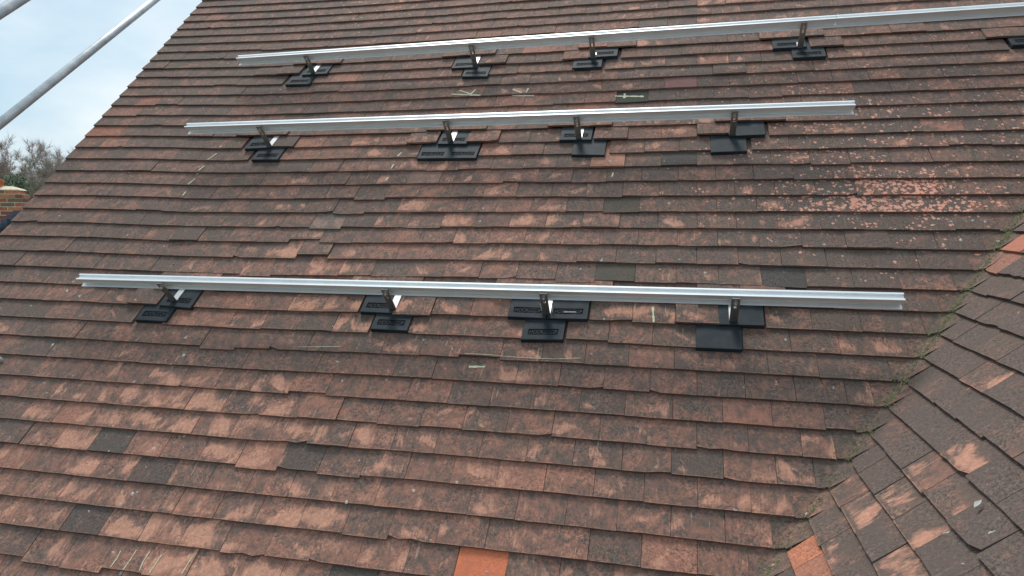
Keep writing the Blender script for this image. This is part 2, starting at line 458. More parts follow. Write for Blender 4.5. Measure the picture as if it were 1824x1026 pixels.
ODD = [(uv_at(a, b), c, d, e, f) for a, b, c, d, e, f in ODD]
# slipped or short tiles: (x, y of the tile, shift of its tail up the slope)
SLIP = [(549, 420, 0.022), (563, 450, 0.020), (430, 590, -0.014), (690, 345, -0.010), (640, 372, -0.012), (600, 395, -0.010), (1420, 500, -0.008), (440, 482, -0.010), (735, 505, 0.008), (1060, 485, -0.006),
        (80, 995, -0.014), (165, 1005, -0.018), (470, 820, -0.012), (575, 835, -0.010), (715, 545, -0.016), (1000, 490, -0.01)]
SLIP = [(uv_at(a, b), c) for a, b, c in SLIP]

recs = []                 # every main tile: course, u range, tail v, lift, tilt
for i in range(I0, I1 + 1):
    v_ref = -0.1 * i
    uend = crease_u(v_ref) - 0.045
    joints = [-0.014]
    ph = -0.10 if i % 2 else 0.41
    k = 1 if i % 2 else 1
    first = True
    n = 1
    while True:
        drift = -0.10 * clamp(n / 8.0) if i % 2 else -0.09 * clamp(n / 8.0)
        x = (n + drift) * WT if i % 2 else (n + 0.5 + drift) * WT
        if x > uend - 0.25 * WT: break
        joints.append(x + random.uniform(-0.0022, 0.0022)); n += 1
    if uend - joints[-1] < 0.42 * WT and len(joints) > 2: joints.pop()
    joints.append(uend)
    for a, b in zip(joints[:-1], joints[1:]):
        recs.append([i, a, b])
LOOK = {}
main_geos = []
GAP = 0.0007
for i, a, b in recs:
    uc = 0.5 * (a + b)
    va, vb = tail_v(i, a), tail_v(i, b)
    vc = 0.5 * (va + vb)
    if any(a < 0.5 * (f0 + f1) < b and abs(vc - fv) < 0.05 or (f0 < uc < f1 and abs(vc - fv) < 0.05) for _, f0, f1, fv, _ in FLASH): continue
    rough = 0.36 + 0.80 * bell(uc, 2.6, 1.0) * bell(i, 18, 8)
    sl = random.gauss(0, 0.0016) * rough
    if random.random() < 0.07 * rough: sl += random.choice([-1, 1]) * random.uniform(0.004, 0.010)
    tw = random.gauss(0, 0.0007) * rough
    soot, wear, lich = weather(uc, i)
    nA = noise.noise((uc * 1.6, i * 0.28, 3.1)); nB = noise.noise((uc * 1.3, i * 0.33, 9.7))
    soot = clamp(soot + 0.11 * nA + random.gauss(0, 0.042)); wear = clamp(wear + 0.24 * nB + random.gauss(0, 0.10)); lich = clamp(lich * random.uniform(0.6, 1.3), 0, 1.35)
    coat = (0.1, 0.06, 0.05, 0.0)
    q = random.random()
    if q < 0.035: soot = clamp(soot + 0.16)
    elif q < 0.06: soot = clamp(soot - 0.18)
    odd = False
    for (ou, ov), oc, oa, ds, dw in ODD:
        if a < ou < b and vc < ov < vc + 0.1:
            coat = (*oc, oa); soot = clamp(soot + ds); wear = clamp(wear + dw); odd = oa > 0.8
            if odd: wear *= 0.3; lich = 0.02
    for (ou, ov), d in SLIP:
        if a < ou < b and vc < ov < vc + 0.1: sl += d
    lift = abs(random.gauss(0, 0.0013)) * rough + 0.0004
    if random.random() < 0.04: lift += random.uniform(0.002, 0.005)
    if any(min(b, f1) - max(a, f0) > 0.02 and 0.05 < vc - fv < 0.15 for _, f0, f1, fv, _ in FLASH): lift += 0.010
    tilt = lift * 3.0
    L = 0.25
    cs = [(a + GAP, va + sl - tw), (b - GAP, vb + sl + tw), (b - GAP + random.gauss(0, .0012), vb + sl + L), (a + GAP + random.gauss(0, .0012), va + sl + L)]
    g = tile_geo(M, cs, lift, tilt, random.gauss(0, 0.0014) * rough, random.uniform(-0.0002, 0.0010), (soot, wear, lich, random.random()), coat, random.random() < 0.07, row=i + 6)
    if abs(sl) > 0.5: continue
    g['area'] = area_of([M(a, va), M(b, vb), M(b, vb + 0.1), M(a, va + 0.1)])
    g['org'] = M(uc, vc, lift)
    main_geos.append(g)
    LOOK.setdefault(i, []).append((a, b, vc + sl, lift, tilt))
def top_w(u, v):          # height of the tile surface over the slope
    for i in range(int(-v / 0.1) - 1, int(-v / 0.1) + 4):
        pass
    best = None
    for i, row in LOOK.items():
        if abs(-0.1 * i - v) > 0.25: continue
        for a, b, t, lf, ti in row:
            if a <= u <= b and t <= v < t + 0.2:
                h = lf + TH - (KT + ti) * (v - t) + 0.0012
                if best is None or h > best: best = h
    return best if best is not None else TH

# ---- valley tiles: one bent piece per course
valley_geos = []
for i in range(I0, I1 + 1):
    v = -0.1 * i + random.gauss(0, 0.002)
    L = 0.22
    ul = crease_u(-0.1 * i) - 0.045
    yr = v * CA - 0.016
    nx, ny = 8, 3
    vs, uv, ed = [], [], []
    ox = random.random() * 40
    lf = 0.001
    for j in range(ny + 1):
        t = j / ny; vv = v + L * t
        w = lf + TH - KT * L * t
        pc = M(crease_u(vv), vv, 0)
        nrm = (M3 @ Vector((0, 0, 1)) + SIDE_N).normalized()
        left = M(ul, vv, w); right = S(yr, vv, w)
        cc = pc + nrm * (w + 0.016)
        pts = []
        for s in range(nx + 1):
            q = s / nx
            if q <= 0.5:
                A, B, f = left, M(crease_u(vv), vv, w), q * 2
            else:
                A, B, f = S(vv * CA, vv, w), right, (q - 0.5) * 2
            p = A.lerp(B, f)
            dist = (p - M(crease_u(vv), vv, w)).length
            p = p + nrm * (0.012 * math.exp(-(dist / 0.02) ** 2))
            pts.append(p)
        for s, p in enumerate(pts):
            vs.append(p); uv.append((ox + s * 0.015, 3 + L * t)); ed.append((s / nx, L * t))
    fs = [[j * (nx + 1) + k, j * (nx + 1) + k + 1, (j + 1) * (nx + 1) + k + 1, (j + 1) * (nx + 1) + k] for j in range(ny) for k in range(nx)]
    base = len(vs)
    for k in range(nx + 1):
        vs.append(vs[k] - (M3 @ Vector((0, 0, 1)) + SIDE_N).normalized() * TH); uv.append((uv[k][0], 9)); ed.append((ed[k][0], 0.05))
    for k in range(nx): fs.append([k + 1, k, base + k, base + k + 1])
    valley_geos.append(dict(P=vs, F=fs, uv=uv, ed=ed, tint=(0.62 + random.uniform(-.08, .08), 0.22, 0.2, random.random()), coat=(0.075, 0.074, 0.05, random.uniform(0.0, 0.3)), org=M(crease_u(v), v)))
for g in valley_geos:
    o = link('valley_tile', tiles_mesh('valley_tile', [g], g['org']), None, house)
    o.location = g['org'] - house.location

# ---- side slope tiles
SODD = [(1812, 433, (0.44, 0.17, 0.11), 0.85), (1440, 992, (0.50, 0.18, 0.10), 0.7), (1475, 1015, (0.45, 0.17, 0.095), 0.3), (1800, 470, (0.3, 0.13, 0.09), 0.3)]
SODD = [(side_at(a, b), c, d) for a, b, c, d in SODD]
SWEAR = [(1745, 690, .55), (1660, 610, .35), (1735, 830, .75), (1640, 835, .6), (1670, 860, .7), (1690, 880, .5), (1590, 880, .65), (1640, 920, .7), (1550, 940, .65), (1520, 895, .5), (1590, 990, .7), (1505, 1000, .6), (1470, 960, .4), (1780, 600, .3)]
SWEAR = [(side_at(a, b), c) for a, b, c in SWEAR]
side_geos = []
for i in range(10, I1 + 1):
    v = -0.1 * i
    y0 = v * CA - 0.016
    js = [y0]
    off = 0.62 if i % 2 else 0.12
    y = y0 - WT * (0.55 + 0.5 * ((i * 0.37) % 1.0))
    while y > -4.74:
        js.append(y + random.uniform(-.002, .002)); y -= WT
    for a, b in zip(js[:-1], js[1:]):
        yc = 0.5 * (a + b)
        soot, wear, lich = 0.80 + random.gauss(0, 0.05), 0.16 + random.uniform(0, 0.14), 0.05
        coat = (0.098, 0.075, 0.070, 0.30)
        for (sy, sv), c in SWEAR:
            if b < sy < a and v < sv < v + 0.1: wear = c; coat = (*coat[:3], 0.05); soot -= .1
        for (sy, sv), c, d in SODD:
            if b < sy < a and v < sv < v + 0.1: coat = (*c, d); wear = 0; lich = 0; soot = 0.3
        sl = random.gauss(0, 0.0016); lift = abs(random.gauss(0, 0.0015)) + 0.0004
        L = 0.25
        tw = random.gauss(0, 0.001)
        # fn: a = -y so that the face winding matches the main slope
        fn = lambda aa, bb, ww: S(-aa, bb, ww)
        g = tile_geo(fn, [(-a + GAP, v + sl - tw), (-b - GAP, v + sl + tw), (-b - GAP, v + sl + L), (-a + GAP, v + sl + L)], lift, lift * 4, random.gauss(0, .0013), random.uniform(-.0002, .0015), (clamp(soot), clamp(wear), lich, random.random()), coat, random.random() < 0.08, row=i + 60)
        g['area'] = area_of([S(a, v), S(b, v), S(b, v + 0.1), S(a, v + 0.1)])
        g['org'] = S(yc, v, lift)
        side_geos.append(g)

def place_tiles(geos, slope, limit):
    geos = sorted(geos, key=lambda g: -g['area'])
    big = [g for g in geos[:limit] if g['area'] > 0]
    ids = {id(g) for g in big}
    rest = [g for g in geos if id(g) not in ids]
    base = house.location + slope.location
    for g in big:
        o = link('roof_tile', tiles_mesh('roof_tile', [g], g['org']), None, slope)
        o.location = g['org'] - base
    if rest:
        o = link('roof_tiles', tiles_mesh('roof_tiles', rest, base), None, slope)
        o['kind'] = 'stuff'
place_tiles(main_geos, main_slope, 300)
place_tiles(side_geos, side_slope, 120)

# walls, gable, rear slope below and behind what the camera sees
WALL = simple_mat('house_brickwork', (0.28, 0.13, 0.09), 0.9, 0, 0.3, 4, 0.3)
mb = MB()
ez, rz = VE * SA, 0.62 * SA
ye, yr_ = VE * CA, 0.62 * CA
mb.add([(0.08, ye + 0.25, -8.2), (0.08, 2 * yr_ - ye - 0.25, -8.2), (0.08, 2 * yr_ - ye - 0.25, ez + .2), (0.08, yr_, rz - 0.12), (0.08, ye + 0.25, ez + 0.2)], [[0, 1, 2, 3, 4]])
mb.add([(0.08, ye + 0.25, -8.2), (8.5, ye + 0.25, -8.2), (8.5, ye + 0.25, ez + 0.18), (0.08, ye + 0.25, ez + 0.18)], [[0, 1, 2, 3]])
w_ = mb.obj('wall', WALL, house, origin=house.location.copy(), fix=False)
mb = MB()
mb.add([(0.0, yr_, rz), (9, yr_, rz), (9, 2 * yr_ - ye, ez), (0.0, 2 * yr_ - ye, ez), (0.0, yr_, rz - .06), (9, yr_, rz - .06), (9, 2 * yr_ - ye, ez - .06), (0.0, 2 * yr_ - ye, ez - .06)],
       [[0, 1, 2, 3], [4, 7, 6, 5], [0, 4, 5, 1], [1, 5, 6, 2], [2, 6, 7, 3], [3, 7, 4, 0]])
mb.obj('rear_slope', WALL, house, origin=house.location.copy())
RIDGE = simple_mat('ridge_clay', (0.22, 0.10, 0.07), 0.9, 0, 0.5, 20, 0.3)
for k in range(20):
    mb = MB(); x0, x1 = k * 0.31 - 0.02, k * 0.31 + 0.285
    seg = 8; vs = []
    for x in (x0, x1):
        for r in (0.12, 0.105):
            for s in range(seg + 1):
                a = PI * s / seg
                vs.append((x, yr_ + r * math.cos(a), rz - 0.03 + r * math.sin(a)))
    q = seg + 1
    fs = [[s, s + 1, 2 * q + s + 1, 2 * q + s] for s in range(seg)] + [[q + s, 3 * q + s, 3 * q + s + 1, q + s + 1] for s in range(seg)]
    fs += [[s, q + s, q + s + 1, s + 1] for s in range(seg)] + [[2 * q + s, 2 * q + s + 1, 3 * q + s + 1, 3 * q + s] for s in range(seg)]
    mb.add(vs, fs)
    mb.obj('ridge_tile', RIDGE, house, origin=house.location.copy())

# ------------------------------------------------------------------ black flashings under the hooks
def text_mesh(body, size):
    cu = bpy.data.curves.new('lettering', 'FONT')
    cu.body = body; cu.size = size; cu.extrude = 0.0021; cu.offset = 0.0003; cu.align_x = 'CENTER'; cu.align_y = 'CENTER'; cu.resolution_u = 2
    o = bpy.data.objects.new('lettering', cu); COL.objects.link(o)
    bpy.context.view_layer.update()
    me = bpy.data.meshes.new_from_object(o.evaluated_get(bpy.context.evaluated_depsgraph_get()))
    bpy.data.objects.remove(o)
    return me
LET = text_mesh('HOOK|STOP', 0.030)
LETW = max(v.co.x for v in LET.vertices) - min(v.co.x for v in LET.vertices)
ROWN = {'A': 'top', 'B': 'middle', 'C': 'bottom'}
ORD = {'1': 'first', '2': 'second', '3': 'third', '4': 'fourth', '5': 'fifth'}
FT = 0.021
def flashing(key, u0, u1, v, panels):
    row, num, pos = key[0], key[1], key[2:]
    org = M(0.5 * (u0 + u1), v)
    W = u1 - u0
    L = 0.20
    skew = random.gauss(0, 0.0015)
    lift = 0.001
    def fn(a, b, c):      # c: height over the tilted top plane
        return M(0.5 * (u0 + u1) + a, v + b + skew * a / W * 2, lift + FT - KT * b + c)
    xs = [-W / 2, W / 2]
    m = MB()
    holes = []
    if panels == 1: holes = [(-0.058, 0.058)]
    if panels == 2: holes = [(-0.138, -0.020), (0.020, 0.138)]
    hb0, hb1, dep = 0.024, 0.054, 0.0055
    bs = [0.0, 0.0015, hb0, hb1, L]
    cut = sorted(set([-W / 2, W / 2] + [x for h in holes for x in h]))
    def ch(a, b): return -0.0016 if (b < 0.0005 or abs(abs(a) - W / 2) < 1e-6) else 0.0
    xs = [-W / 2, -W / 2 + 0.0015] + [c for c in cut[1:-1]] + [W / 2 - 0.0015, W / 2]
    for x0, x1 in zip(xs[:-1], xs[1:]):
        for y0, y1 in zip(bs[:-1], bs[1:]):
            hole = any(abs(x0 - h[0]) < 1e-6 for h in holes) and abs(y0 - hb0) < 1e-6
            c = [(x0, y0), (x1, y0), (x1, y1), (x0, y1)]
            if hole:
                T = [fn(x, y, 0) for x, y in c]; B = [fn(x, y, -dep) for x, y in c]
                m.add(T + B, [[4, 5, 6, 7]] + [[k, (k + 1) % 4, 4 + (k + 1) % 4, 4 + k] for k in range(4)])
            else:
                m.add([fn(x, y, ch(x, y)) for x, y in c], [[0, 1, 2, 3]])
    e = 0.0016
    m.add([fn(-W / 2, 0, -e), fn(W / 2, 0, -e), fn(W / 2, 0, -FT), fn(-W / 2, 0, -FT)], [[1, 0, 3, 2]])
    for sx in (-1, 1):
        q = [fn(sx * W / 2, 0, -e), fn(sx * W / 2, L, -e), fn(sx * W / 2, L, -FT), fn(sx * W / 2, 0, -FT)]
        m.add(q, [[0, 1, 2, 3] if sx < 0 else [3, 2, 1, 0]])
    m.add([fn(-W / 2, 0, -FT), fn(W / 2, 0, -FT), fn(W / 2, L, -FT), fn(-W / 2, L, -FT)], [[0, 3, 2, 1]])
    bm = bmesh.new()
    me0 = mesh('roof_flashing', [p - org for p in m.v], m.f)
    bm.from_mesh(me0); bmesh.ops.remove_doubles(bm, verts=bm.verts[:], dist=1e-5); bm.to_mesh(me0); bm.free()
    kind = {0: 'plain black flashing', 1: 'lettered black flashing', 2: 'double-width black flashing'}[panels]
    where = {'u': 'directly under', 'l': 'one course below', 'ul': 'under the left of', 'ur': 'under the right of'}[pos]
    if key == 'A5u': lab = 'black rubber flashing slab cut by the right edge of the photo, below the top rail'
    else: lab = '%s %s the %s hook on the %s rail' % (kind, where, ORD[num], ROWN[row])
    root = link('roof_flashing', me0, RUBBER)
    root.location = org
    tag(root, lab, 'flashing', 'black flashings under the roof hooks')
    A, B, C = (fn(1, 0, 0) - fn(0, 0, 0)).normalized(), (fn(0, 1, 0) - fn(0, 0, 0)).normalized(), None
    C = A.cross(B).normalized()
    for h in holes:
        x = 0.5 * (h[0] + h[1]); lx = 0.106 / LETW
        me = LET.copy()
        t = link('lettering', me, RUBBER, root)
        p = fn(x, 0.5 * (hb0 + hb1) - 0.0005, -dep + 0.0021) - org
        t.matrix_local = Matrix((( *[A[0] * lx, B[0], C[0]], p[0]), (*[A[1] * lx, B[1], C[1]], p[1]), (*[A[2] * lx, B[2], C[2]], p[2]), (0, 0, 0, 1)))
for f in FLASH: flashing(*f)

# ------------------------------------------------------------------ rails
PROF = [(6, 0), (6, 2.5), (-14, 3.5), (-14, 22), (0, 25), (0, 42), (2.5, 43), (2.5, 47), (-6, 47), (-6, 39), (-23, 39), (-23, 47), (-31, 47), (-31, 25), (-17, 22), (-17, 3.5), (-36, 2.5), (-36, 0)]
def rail(name, u0, v0, w0, u1, v1, w1, label):
    o3 = M(u0, v0, 0)
    N = max(2, int((u1 - u0) / 0.4))
    vs = []
    n = len(PROF)
    for k in range(N + 1):
        t = k / N
        u, v, w = u0 + (u1 - u0) * t, v0 + (v1 - v0) * t, w0 + (w1 - w0) * t
        for d, h in PROF: vs.append(M(u, v - d / 1000, w + h / 1000) - o3)
    fs = [[k * n + j, k * n + (j + 1) % n, (k + 1) * n + (j + 1) % n, (k + 1) * n + j] for k in range(N) for j in range(n)]
    fs += [list(range(n))[::-1], [N * n + j for j in range(n)]]
    m = MB(); m.add(vs, fs)
    o = m.obj(name, ALU)
    o.location = o3
    bv = o.modifiers.new('edge', 'BEVEL'); bv.width = 0.0007; bv.segments = 1; bv.limit_method = 'ANGLE'
    tag(o, label, 'rail', 'aluminium mounting rails')
    return o
rail('mounting_rail', 0.832, -2.777, 0.098, 4.175, -2.774, 0.115, 'bottom silver aluminium rail, the one nearest the camera')
rail('mounting_rail', 0.832, -1.713, 0.112, 4.165, -1.692, 0.112, 'middle one of the three silver aluminium rails, just below the chalk marks')
us = 4.170
def l1(u): t = (u - 0.818) / (4.985 - 0.818); return -1.026 + 0.042 * t, 0.092 + 0.030 * t
a, b = l1(0.818), l1(us)
rail('mounting_rail', 0.818, a[0], a[1], us, b[0], b[1], 'top silver aluminium rail farthest up the roof, left piece')
a, b = l1(us + 0.0015), l1(6.0)
rail('mounting_rail', us + 0.0015, a[0], a[1], 5.45, l1(5.45)[0], l1(5.45)[1], 'short end piece of top aluminium rail running out of the right side')

# ------------------------------------------------------------------ roof hooks
HOOKS = [('A', 1, 1.282, l1(1.282)[0], l1(1.282)[1]), ('A', 2, 2.290, l1(2.29)[0], l1(2.29)[1]), ('A', 3, 2.960, l1(2.96)[0], l1(2.96)[1]), ('A', 4, 4.021, l1(4.021)[0], l1(4.021)[1]),
         ('B', 1, 1.283, -1.710, 0.112), ('B', 2, 2.305, -1.704, 0.112), ('B', 3, 2.955, -1.700, 0.112), ('B', 4, 3.666, -1.695, 0.112),
         ('C', 1, 1.266, -2.7766, 0.100), ('C', 2, 2.303, -2.7757, 0.105), ('C', 3, 2.942, -2.775, 0.109), ('C', 4, 3.636, -2.7745, 0.113)]
def hook(row, num, u, v, rw):
    org = M(u, v)
    root = empty('roof_hook', org)
    tag(root, 'steel roof hook, %s from left, holding %s rail' % (ORD[str(num)], ROWN[row]), 'roof hook', 'steel roof hooks')
    vf = v - 0.0065                       # rail's front lip reaches 6 mm forward of v
    lean = random.uniform(-0.003, 0.003)
    def fn(a, b, c): return M(u + a + lean * (c - 0.03) / 0.12, vf + b, c)
    hw, t = 0.0145, 0.005
    z0, z1 = 0.0185, rw + 0.0415
    m = MB()
    sl = 0.0048                           # half width of the slots
    s1a, s1b, s2a, s2b = rw - 0.016, rw + 0.004, rw + 0.009, rw + 0.029
    m.box(fn, -hw, -sl, -t, 0, z0, z1)
    m.box(fn, sl, hw, -t, 0, z0, z1)
    for a, b in ((z0, s1a), (s1b, s2a), (s2b, z1)): m.box(fn, -sl, sl, -t, 0, a, b)
    m.obj('upright', STEEL, root, origin=org)
    m = MB()                              # arm lying on the flashing and running up under the next course
    N = 5
    pts = []
    for k in range(N + 1):
        b = -t + (0.115 + t) * k / N
        c = 0.0175 - 0.125 * max(b, 0)
        pts.append((b, c))
    vs, fs = [], []
    for b, c in pts:
        for a in (-hw, hw):
            for d in (0, 0.005): vs.append(fn(a, b, c + d))
    for k in range(N):
        q = k * 4
        fs += [[q + 1, q + 3, q + 7, q + 5], [q, q + 4, q + 6, q + 2], [q, q + 1, q + 5, q + 4], [q + 2, q + 6, q + 7, q + 3]]
    fs += [[0, 2, 3, 1]]
    m.add(vs, fs)
    m.obj('arm', ARM, root, origin=org)
    bo = MB()
    zc = rw + 0.016
    bo.tube(fn(0, -t, zc), fn(0, -t - 0.0055, zc), 0.0088, seg=6)
    bo.tube(fn(0, -t - 0.0055, zc), fn(0, -t - 0.011, zc), 0.004, seg=8)
    bo.obj('bolt', BOLT, root, origin=org)
for h in HOOKS: hook(*h)

# ------------------------------------------------------------------ loose nails on the third bottom flashing
def nail(p0, p1, label):
    m = MB()
    d = (p1 - p0).normalized()
    m.tube(p0, p1, 0.0021, 0.0019, 6)
    m.tube(p0 - d * 0.0008, p0, 0.0058, 0.0058, 10)
    m.tube(p1, p1 + d * 0.004, 0.0011, 0.0002, 6)
    o = m.obj('loose_nail', BOLT, origin=p0.copy())
    tag(o, label, 'nail', 'loose nails')
def surf(x, y, w): 
    u, v = uv_at(x, y, w)
    return M(u, v, w)
nail(surf(962.5, 541, 0.040), surf(966, 554, 0.022), 'small bright nail left of the third hook on the bottom rail')
nail(surf(983.5, 540.5, 0.040), surf(983.5, 555, 0.022), 'small bright nail right of the third hook on the bottom rail')
nail(surf(1005, 556, 0.020), surf(1026, 556, 0.020), 'small bright nail lying across sunken lettering of a black flashing')

# ------------------------------------------------------------------ chalk marks (flat, on the tile faces)
def ribbon(m, pts, width, lift=0.0009):
    out = []
    for k in range(len(pts) - 1):
        (x0, y0), (x1, y1) = pts[k], pts[k + 1]
        n = max(2, int(math.hypot(x1 - x0, y1 - y0) / 3))
        for j in range(n + (k == len(pts) - 2)):
            t = j / n
            out.append(uv_at(x0 + (x1 - x0) * t, y0 + (y1 - y0) * t, 0.011))
    prev = None
    for k, (u, v) in enumerate(out):
        q = out[min(k + 1, len(out) - 1)]; r = out[max(k - 1, 0)]
        d = Vector((q[0] - r[0], q[1] - r[1])); d.normalize()
        nrm = Vector((-d.y, d.x)) * width * random.uniform(0.30, 0.62)
        w = top_w(u, v) + lift
        cur = (M(u + nrm.x, v + nrm.y, w), M(u - nrm.x, v - nrm.y, w), w)
        if prev and abs(prev[2] - w) < 0.007:
            m.add([prev[0], prev[1], cur[1], cur[0]], [[0, 1, 2, 3]])
        prev = cur
def c4(ox, oy, pts): return [(ox + a / 4, oy + b / 4) for a, b in pts]
CH = [
    ([c4(456, 0, [(1395, 672), (1610, 682)]), c4(456, 0, [(1450, 640), (1530, 670)]), c4(456, 0, [(1565, 632), (1530, 672)])], 0.010),
    ([[(913, 158), (935, 168)], [(941, 156), (936, 168)], [(912, 168), (951, 168)]], 0.010),
    ([c4(912, 0, [(735, 680), (940, 684)]), c4(912, 0, [(803, 658), (800, 698)])], 0.012),
    ([c4(0, 256, [(1580, 15), (1555, 36)]), c4(0, 256, [(1540, 65), (1470, 122)]), c4(0, 256, [(1452, 155), (1398, 210)]), c4(0, 256, [(1388, 245), (1333, 300)]), c4(0, 256, [(1322, 340), (1303, 370)])], 0.009),
    ([c4(456, 256, [(1035, 60), (1000, 100)]), c4(456, 256, [(980, 145), (958, 190)]), c4(456, 256, [(940, 235), (925, 258)])], 0.010),
    ([c4(912, 512, [(1003, 130), (1010, 250)])], 0.009),
    ([c4(456, 512, [(1515, 560), (1630, 560)])], 0.010),
    ([c4(0, 770, [(855, 840), (832, 895), (790, 960)]), c4(0, 770, [(965, 835), (930, 900), (880, 980)]), c4(0, 770, [(1060, 845), (1020, 915), (990, 1000)]), c4(0, 770, [(1150, 870), (1070, 1010)]), c4(0, 770, [(1370, 880), (1300, 1010)])], 0.0036),
    ([c4(912, 256, [(720, 200), (712, 235)])], 0.008),
    ([[(828, 630), (870, 632.5), (930, 637), (985, 639.5), (1035, 637.5)]], 0.0022),
    ([c4(456, 512, [(300, 425), (600, 420)])], 0.0022),
]
base = house.location + main_slope.location
for strokes, wd in CH:
    for s in strokes:
        m = MB(); ribbon(m, s, wd)
        if m.f: m.obj('chalk_mark', CHALK, main_slope, origin=base, fix=False)
for o in list(main_slope.children):
    if o.name.startswith('chalk_mark'): o.location = (0, 0, 0)

# bird droppings: small pale splashes lying on the tiles
DROP = simple_mat('bird_dropping', (0.55, 0.56, 0.54), 0.9, 0, 0.3, 200)
for (x, y, r) in [(118, 517, .009), (141, 527, .008), (92, 613, .008), (326, 632, .010), (235, 878, .009), (227, 418, .006), (178, 344, .004), (571, 247, .007), (487, 250, .008), (1475, 418 - 3, .004), (1712, 426, .008), (1755, 394, .007), (214, 897, .006), (617, 894, .008), (866, 1018, .005), (1299, 388, .006), (1315, 390, .006), (1034, 477, .006)]:
    u, v = uv_at(x, y, 0.011); w = top_w(u, v) + 0.0006
    m = MB(); k = 9
    vs = [M(u, v, w + 0.0012)]
    for j in range(k):
        a = 2 * PI * j / k; rr = r * random.uniform(0.55, 1.1)
        vs.append(M(u + rr * math.cos(a) * 0.8, v + rr * math.sin(a), w - 0.0008))
    m.add(vs, [[0, 1 + j, 1 + (j + 1) % k] for j in range(k)])
    o = m.obj('bird_dropping', DROP, main_slope, origin=base); o.location = (0, 0, 0)

# ------------------------------------------------------------------ moss, leaves and twigs in the valley
MOSS = simple_mat('moss', (0.29, 0.275, 0.15), 0.95, 0, 0.6, 60, 0.5, (0.13, 0.125, 0.065))
LITTER = simple_mat('dry_leaf', (0.36, 0.19, 0.08), 0.9, 0, 0.5, 90, 0.0, (0.20, 0.10, 0.055))
nval = (M3 @ Vector((0, 0, 1)) + SIDE_N).normalized()
def valley_pt(v, side, d):
    i = math.ceil(-v / 0.1 - 1e-6); t = v + 0.1 * i
    h = TH - KT * t
    p = M(crease_u(v) - d, v, h) if side < 0 else S(v * CA - d, v, h)
    return p + nval * (0.012 * math.exp(-(d / 0.02) ** 2) * 0.8)
m = MB()
for k in range(7000):
    v = -random.uniform(2.0, 4.0)
    tt = (-v / 0.1) % 1.0                  # 0 at a tail, towards 1 just below the next tail
    dens = 0.25 + 0.65 * bell(tt, 0.9, 0.22) + 0.6 * bell(v, -2.6, 0.35) + 0.9 * noise.noise((v * 9, 0.3, 0.7))
    if random.random() > dens * 0.8: continue
    side = -1 if random.random() < 0.62 else 1
    d = abs(random.gauss(0, 0.013))
    if side < 0 and random.random() < 0.12: d = random.uniform(0, 0.05)
    p = valley_pt(v, side, d)
    r = random.uniform(0.002, 0.0085)
    vs = []
    ax1 = nval.orthogonal().normalized(); ax2 = nval.cross(ax1)
    for j in range(5):
        a = 2 * PI * j / 5 + k
        vs.append(p + (ax1 * math.cos(a) + ax2 * math.sin(a)) * r * random.uniform(0.6, 1.3) - nval * 0.0015)
    vs.append(p + nval * r * random.uniform(0.5, 1.0))
    m.add(vs, [[j, (j + 1) % 5, 5] for j in range(5)])
mo = m.obj('moss', MOSS, fix=False)
tag(mo, 'green moss growing in the joint of the roof valley', 'moss', kind='stuff')
m = MB()
def leaf(m, p, r, flat=0.5):
    a = random.uniform(0, 2 * PI); t1 = nval.orthogonal().normalized(); t2 = nval.cross(t1)
    d = (t1 * math.cos(a) + t2 * math.sin(a)); e = nval.cross(d)
    d = d + nval * random.uniform(-flat, flat); 
    q = p + nval * (r * 0.35)
    rim = [(-1.0, 0.0), (-0.55, 0.30), (0.05, 0.44), (0.6, 0.27), (1.05, 0.02), (0.55, -0.24), (0.0, -0.42), (-0.5, -0.33)]
    m.add([q + d * r * x * random.uniform(.85, 1.1) + e * r * y * random.uniform(.8, 1.15) + nval * r * 0.35 * abs(y) for x, y in rim] + [q], [[k, (k + 1) % 8, 8] for k in range(8)])
SP = [(-2.62, -1, .055, 16, .018), (-2.96, -1, .045, 12, .015), (-3.45, -1, .04, 14, .03), (-3.62, -1, .045, 12, .03), (-3.30, -1, .03, 8, .03), (-2.42, -1, .02, 8, .02), (-2.72, -1, .02, 8, .03), (-3.1, -1, .03, 8, .03), (-3.75, -1, .03, 8, .03)]
for v, sd, d, n, sp in SP:
    for k in range(n):
        dd = abs(d + random.gauss(0, sp)); vv = v + random.gauss(0, 0.018)
        leaf(m, valley_pt(vv, sd, min(dd, 0.09)), random.uniform(0.0025, 0.006))
lo = m.obj('leaf_litter', LITTER, fix=False)
tag(lo, 'dry brown leaf crumbs caught in the roof valley', 'leaves', kind='stuff')
# single fallen leaves and a twig
def big_leaf(x, y, r, label, mat):
    m = MB()
    yy, v = side_at(x, y)
    p = S(yy, v, 0.014)
    leaf(m, p, r, 0.2)
    o = m.obj('fallen_leaf', mat, origin=p, fix=False); tag(o, label, 'leaf', 'single fallen leaves')
GREYLEAF = simple_mat('grey_leaf', (0.42, 0.45, 0.42), 0.8, 0, 0.2, 80)
big_leaf(1751, 908, 0.013, 'pale grey leaf lying on the dark side slope at lower right', GREYLEAF)
big_leaf(1731, 701, 0.008, 'small brown leaf on the dark side slope right of the valley', LITTER)
m = MB()
tw = [(1604, 672), (1606, 681), (1603, 690), (1598, 698), (1594, 704), (1589, 705)]
pp = []
for x, y in tw:
    u, v = uv_at(x, y, 0.012); pp.append(M(u, v, top_w(u, v) + 0.003))
for a, b in zip(pp[:-1], pp[1:]): m.tube(a, b, 0.0016, 0.0014, 5)
o = m.obj('twig', simple_mat('pale_twig', (0.35, 0.22, 0.15), 0.9, 0, 0.3, 50), origin=pp[0].copy())
tag(o, 'short curved twig lying beside the valley above the lower right tiles', 'twig')
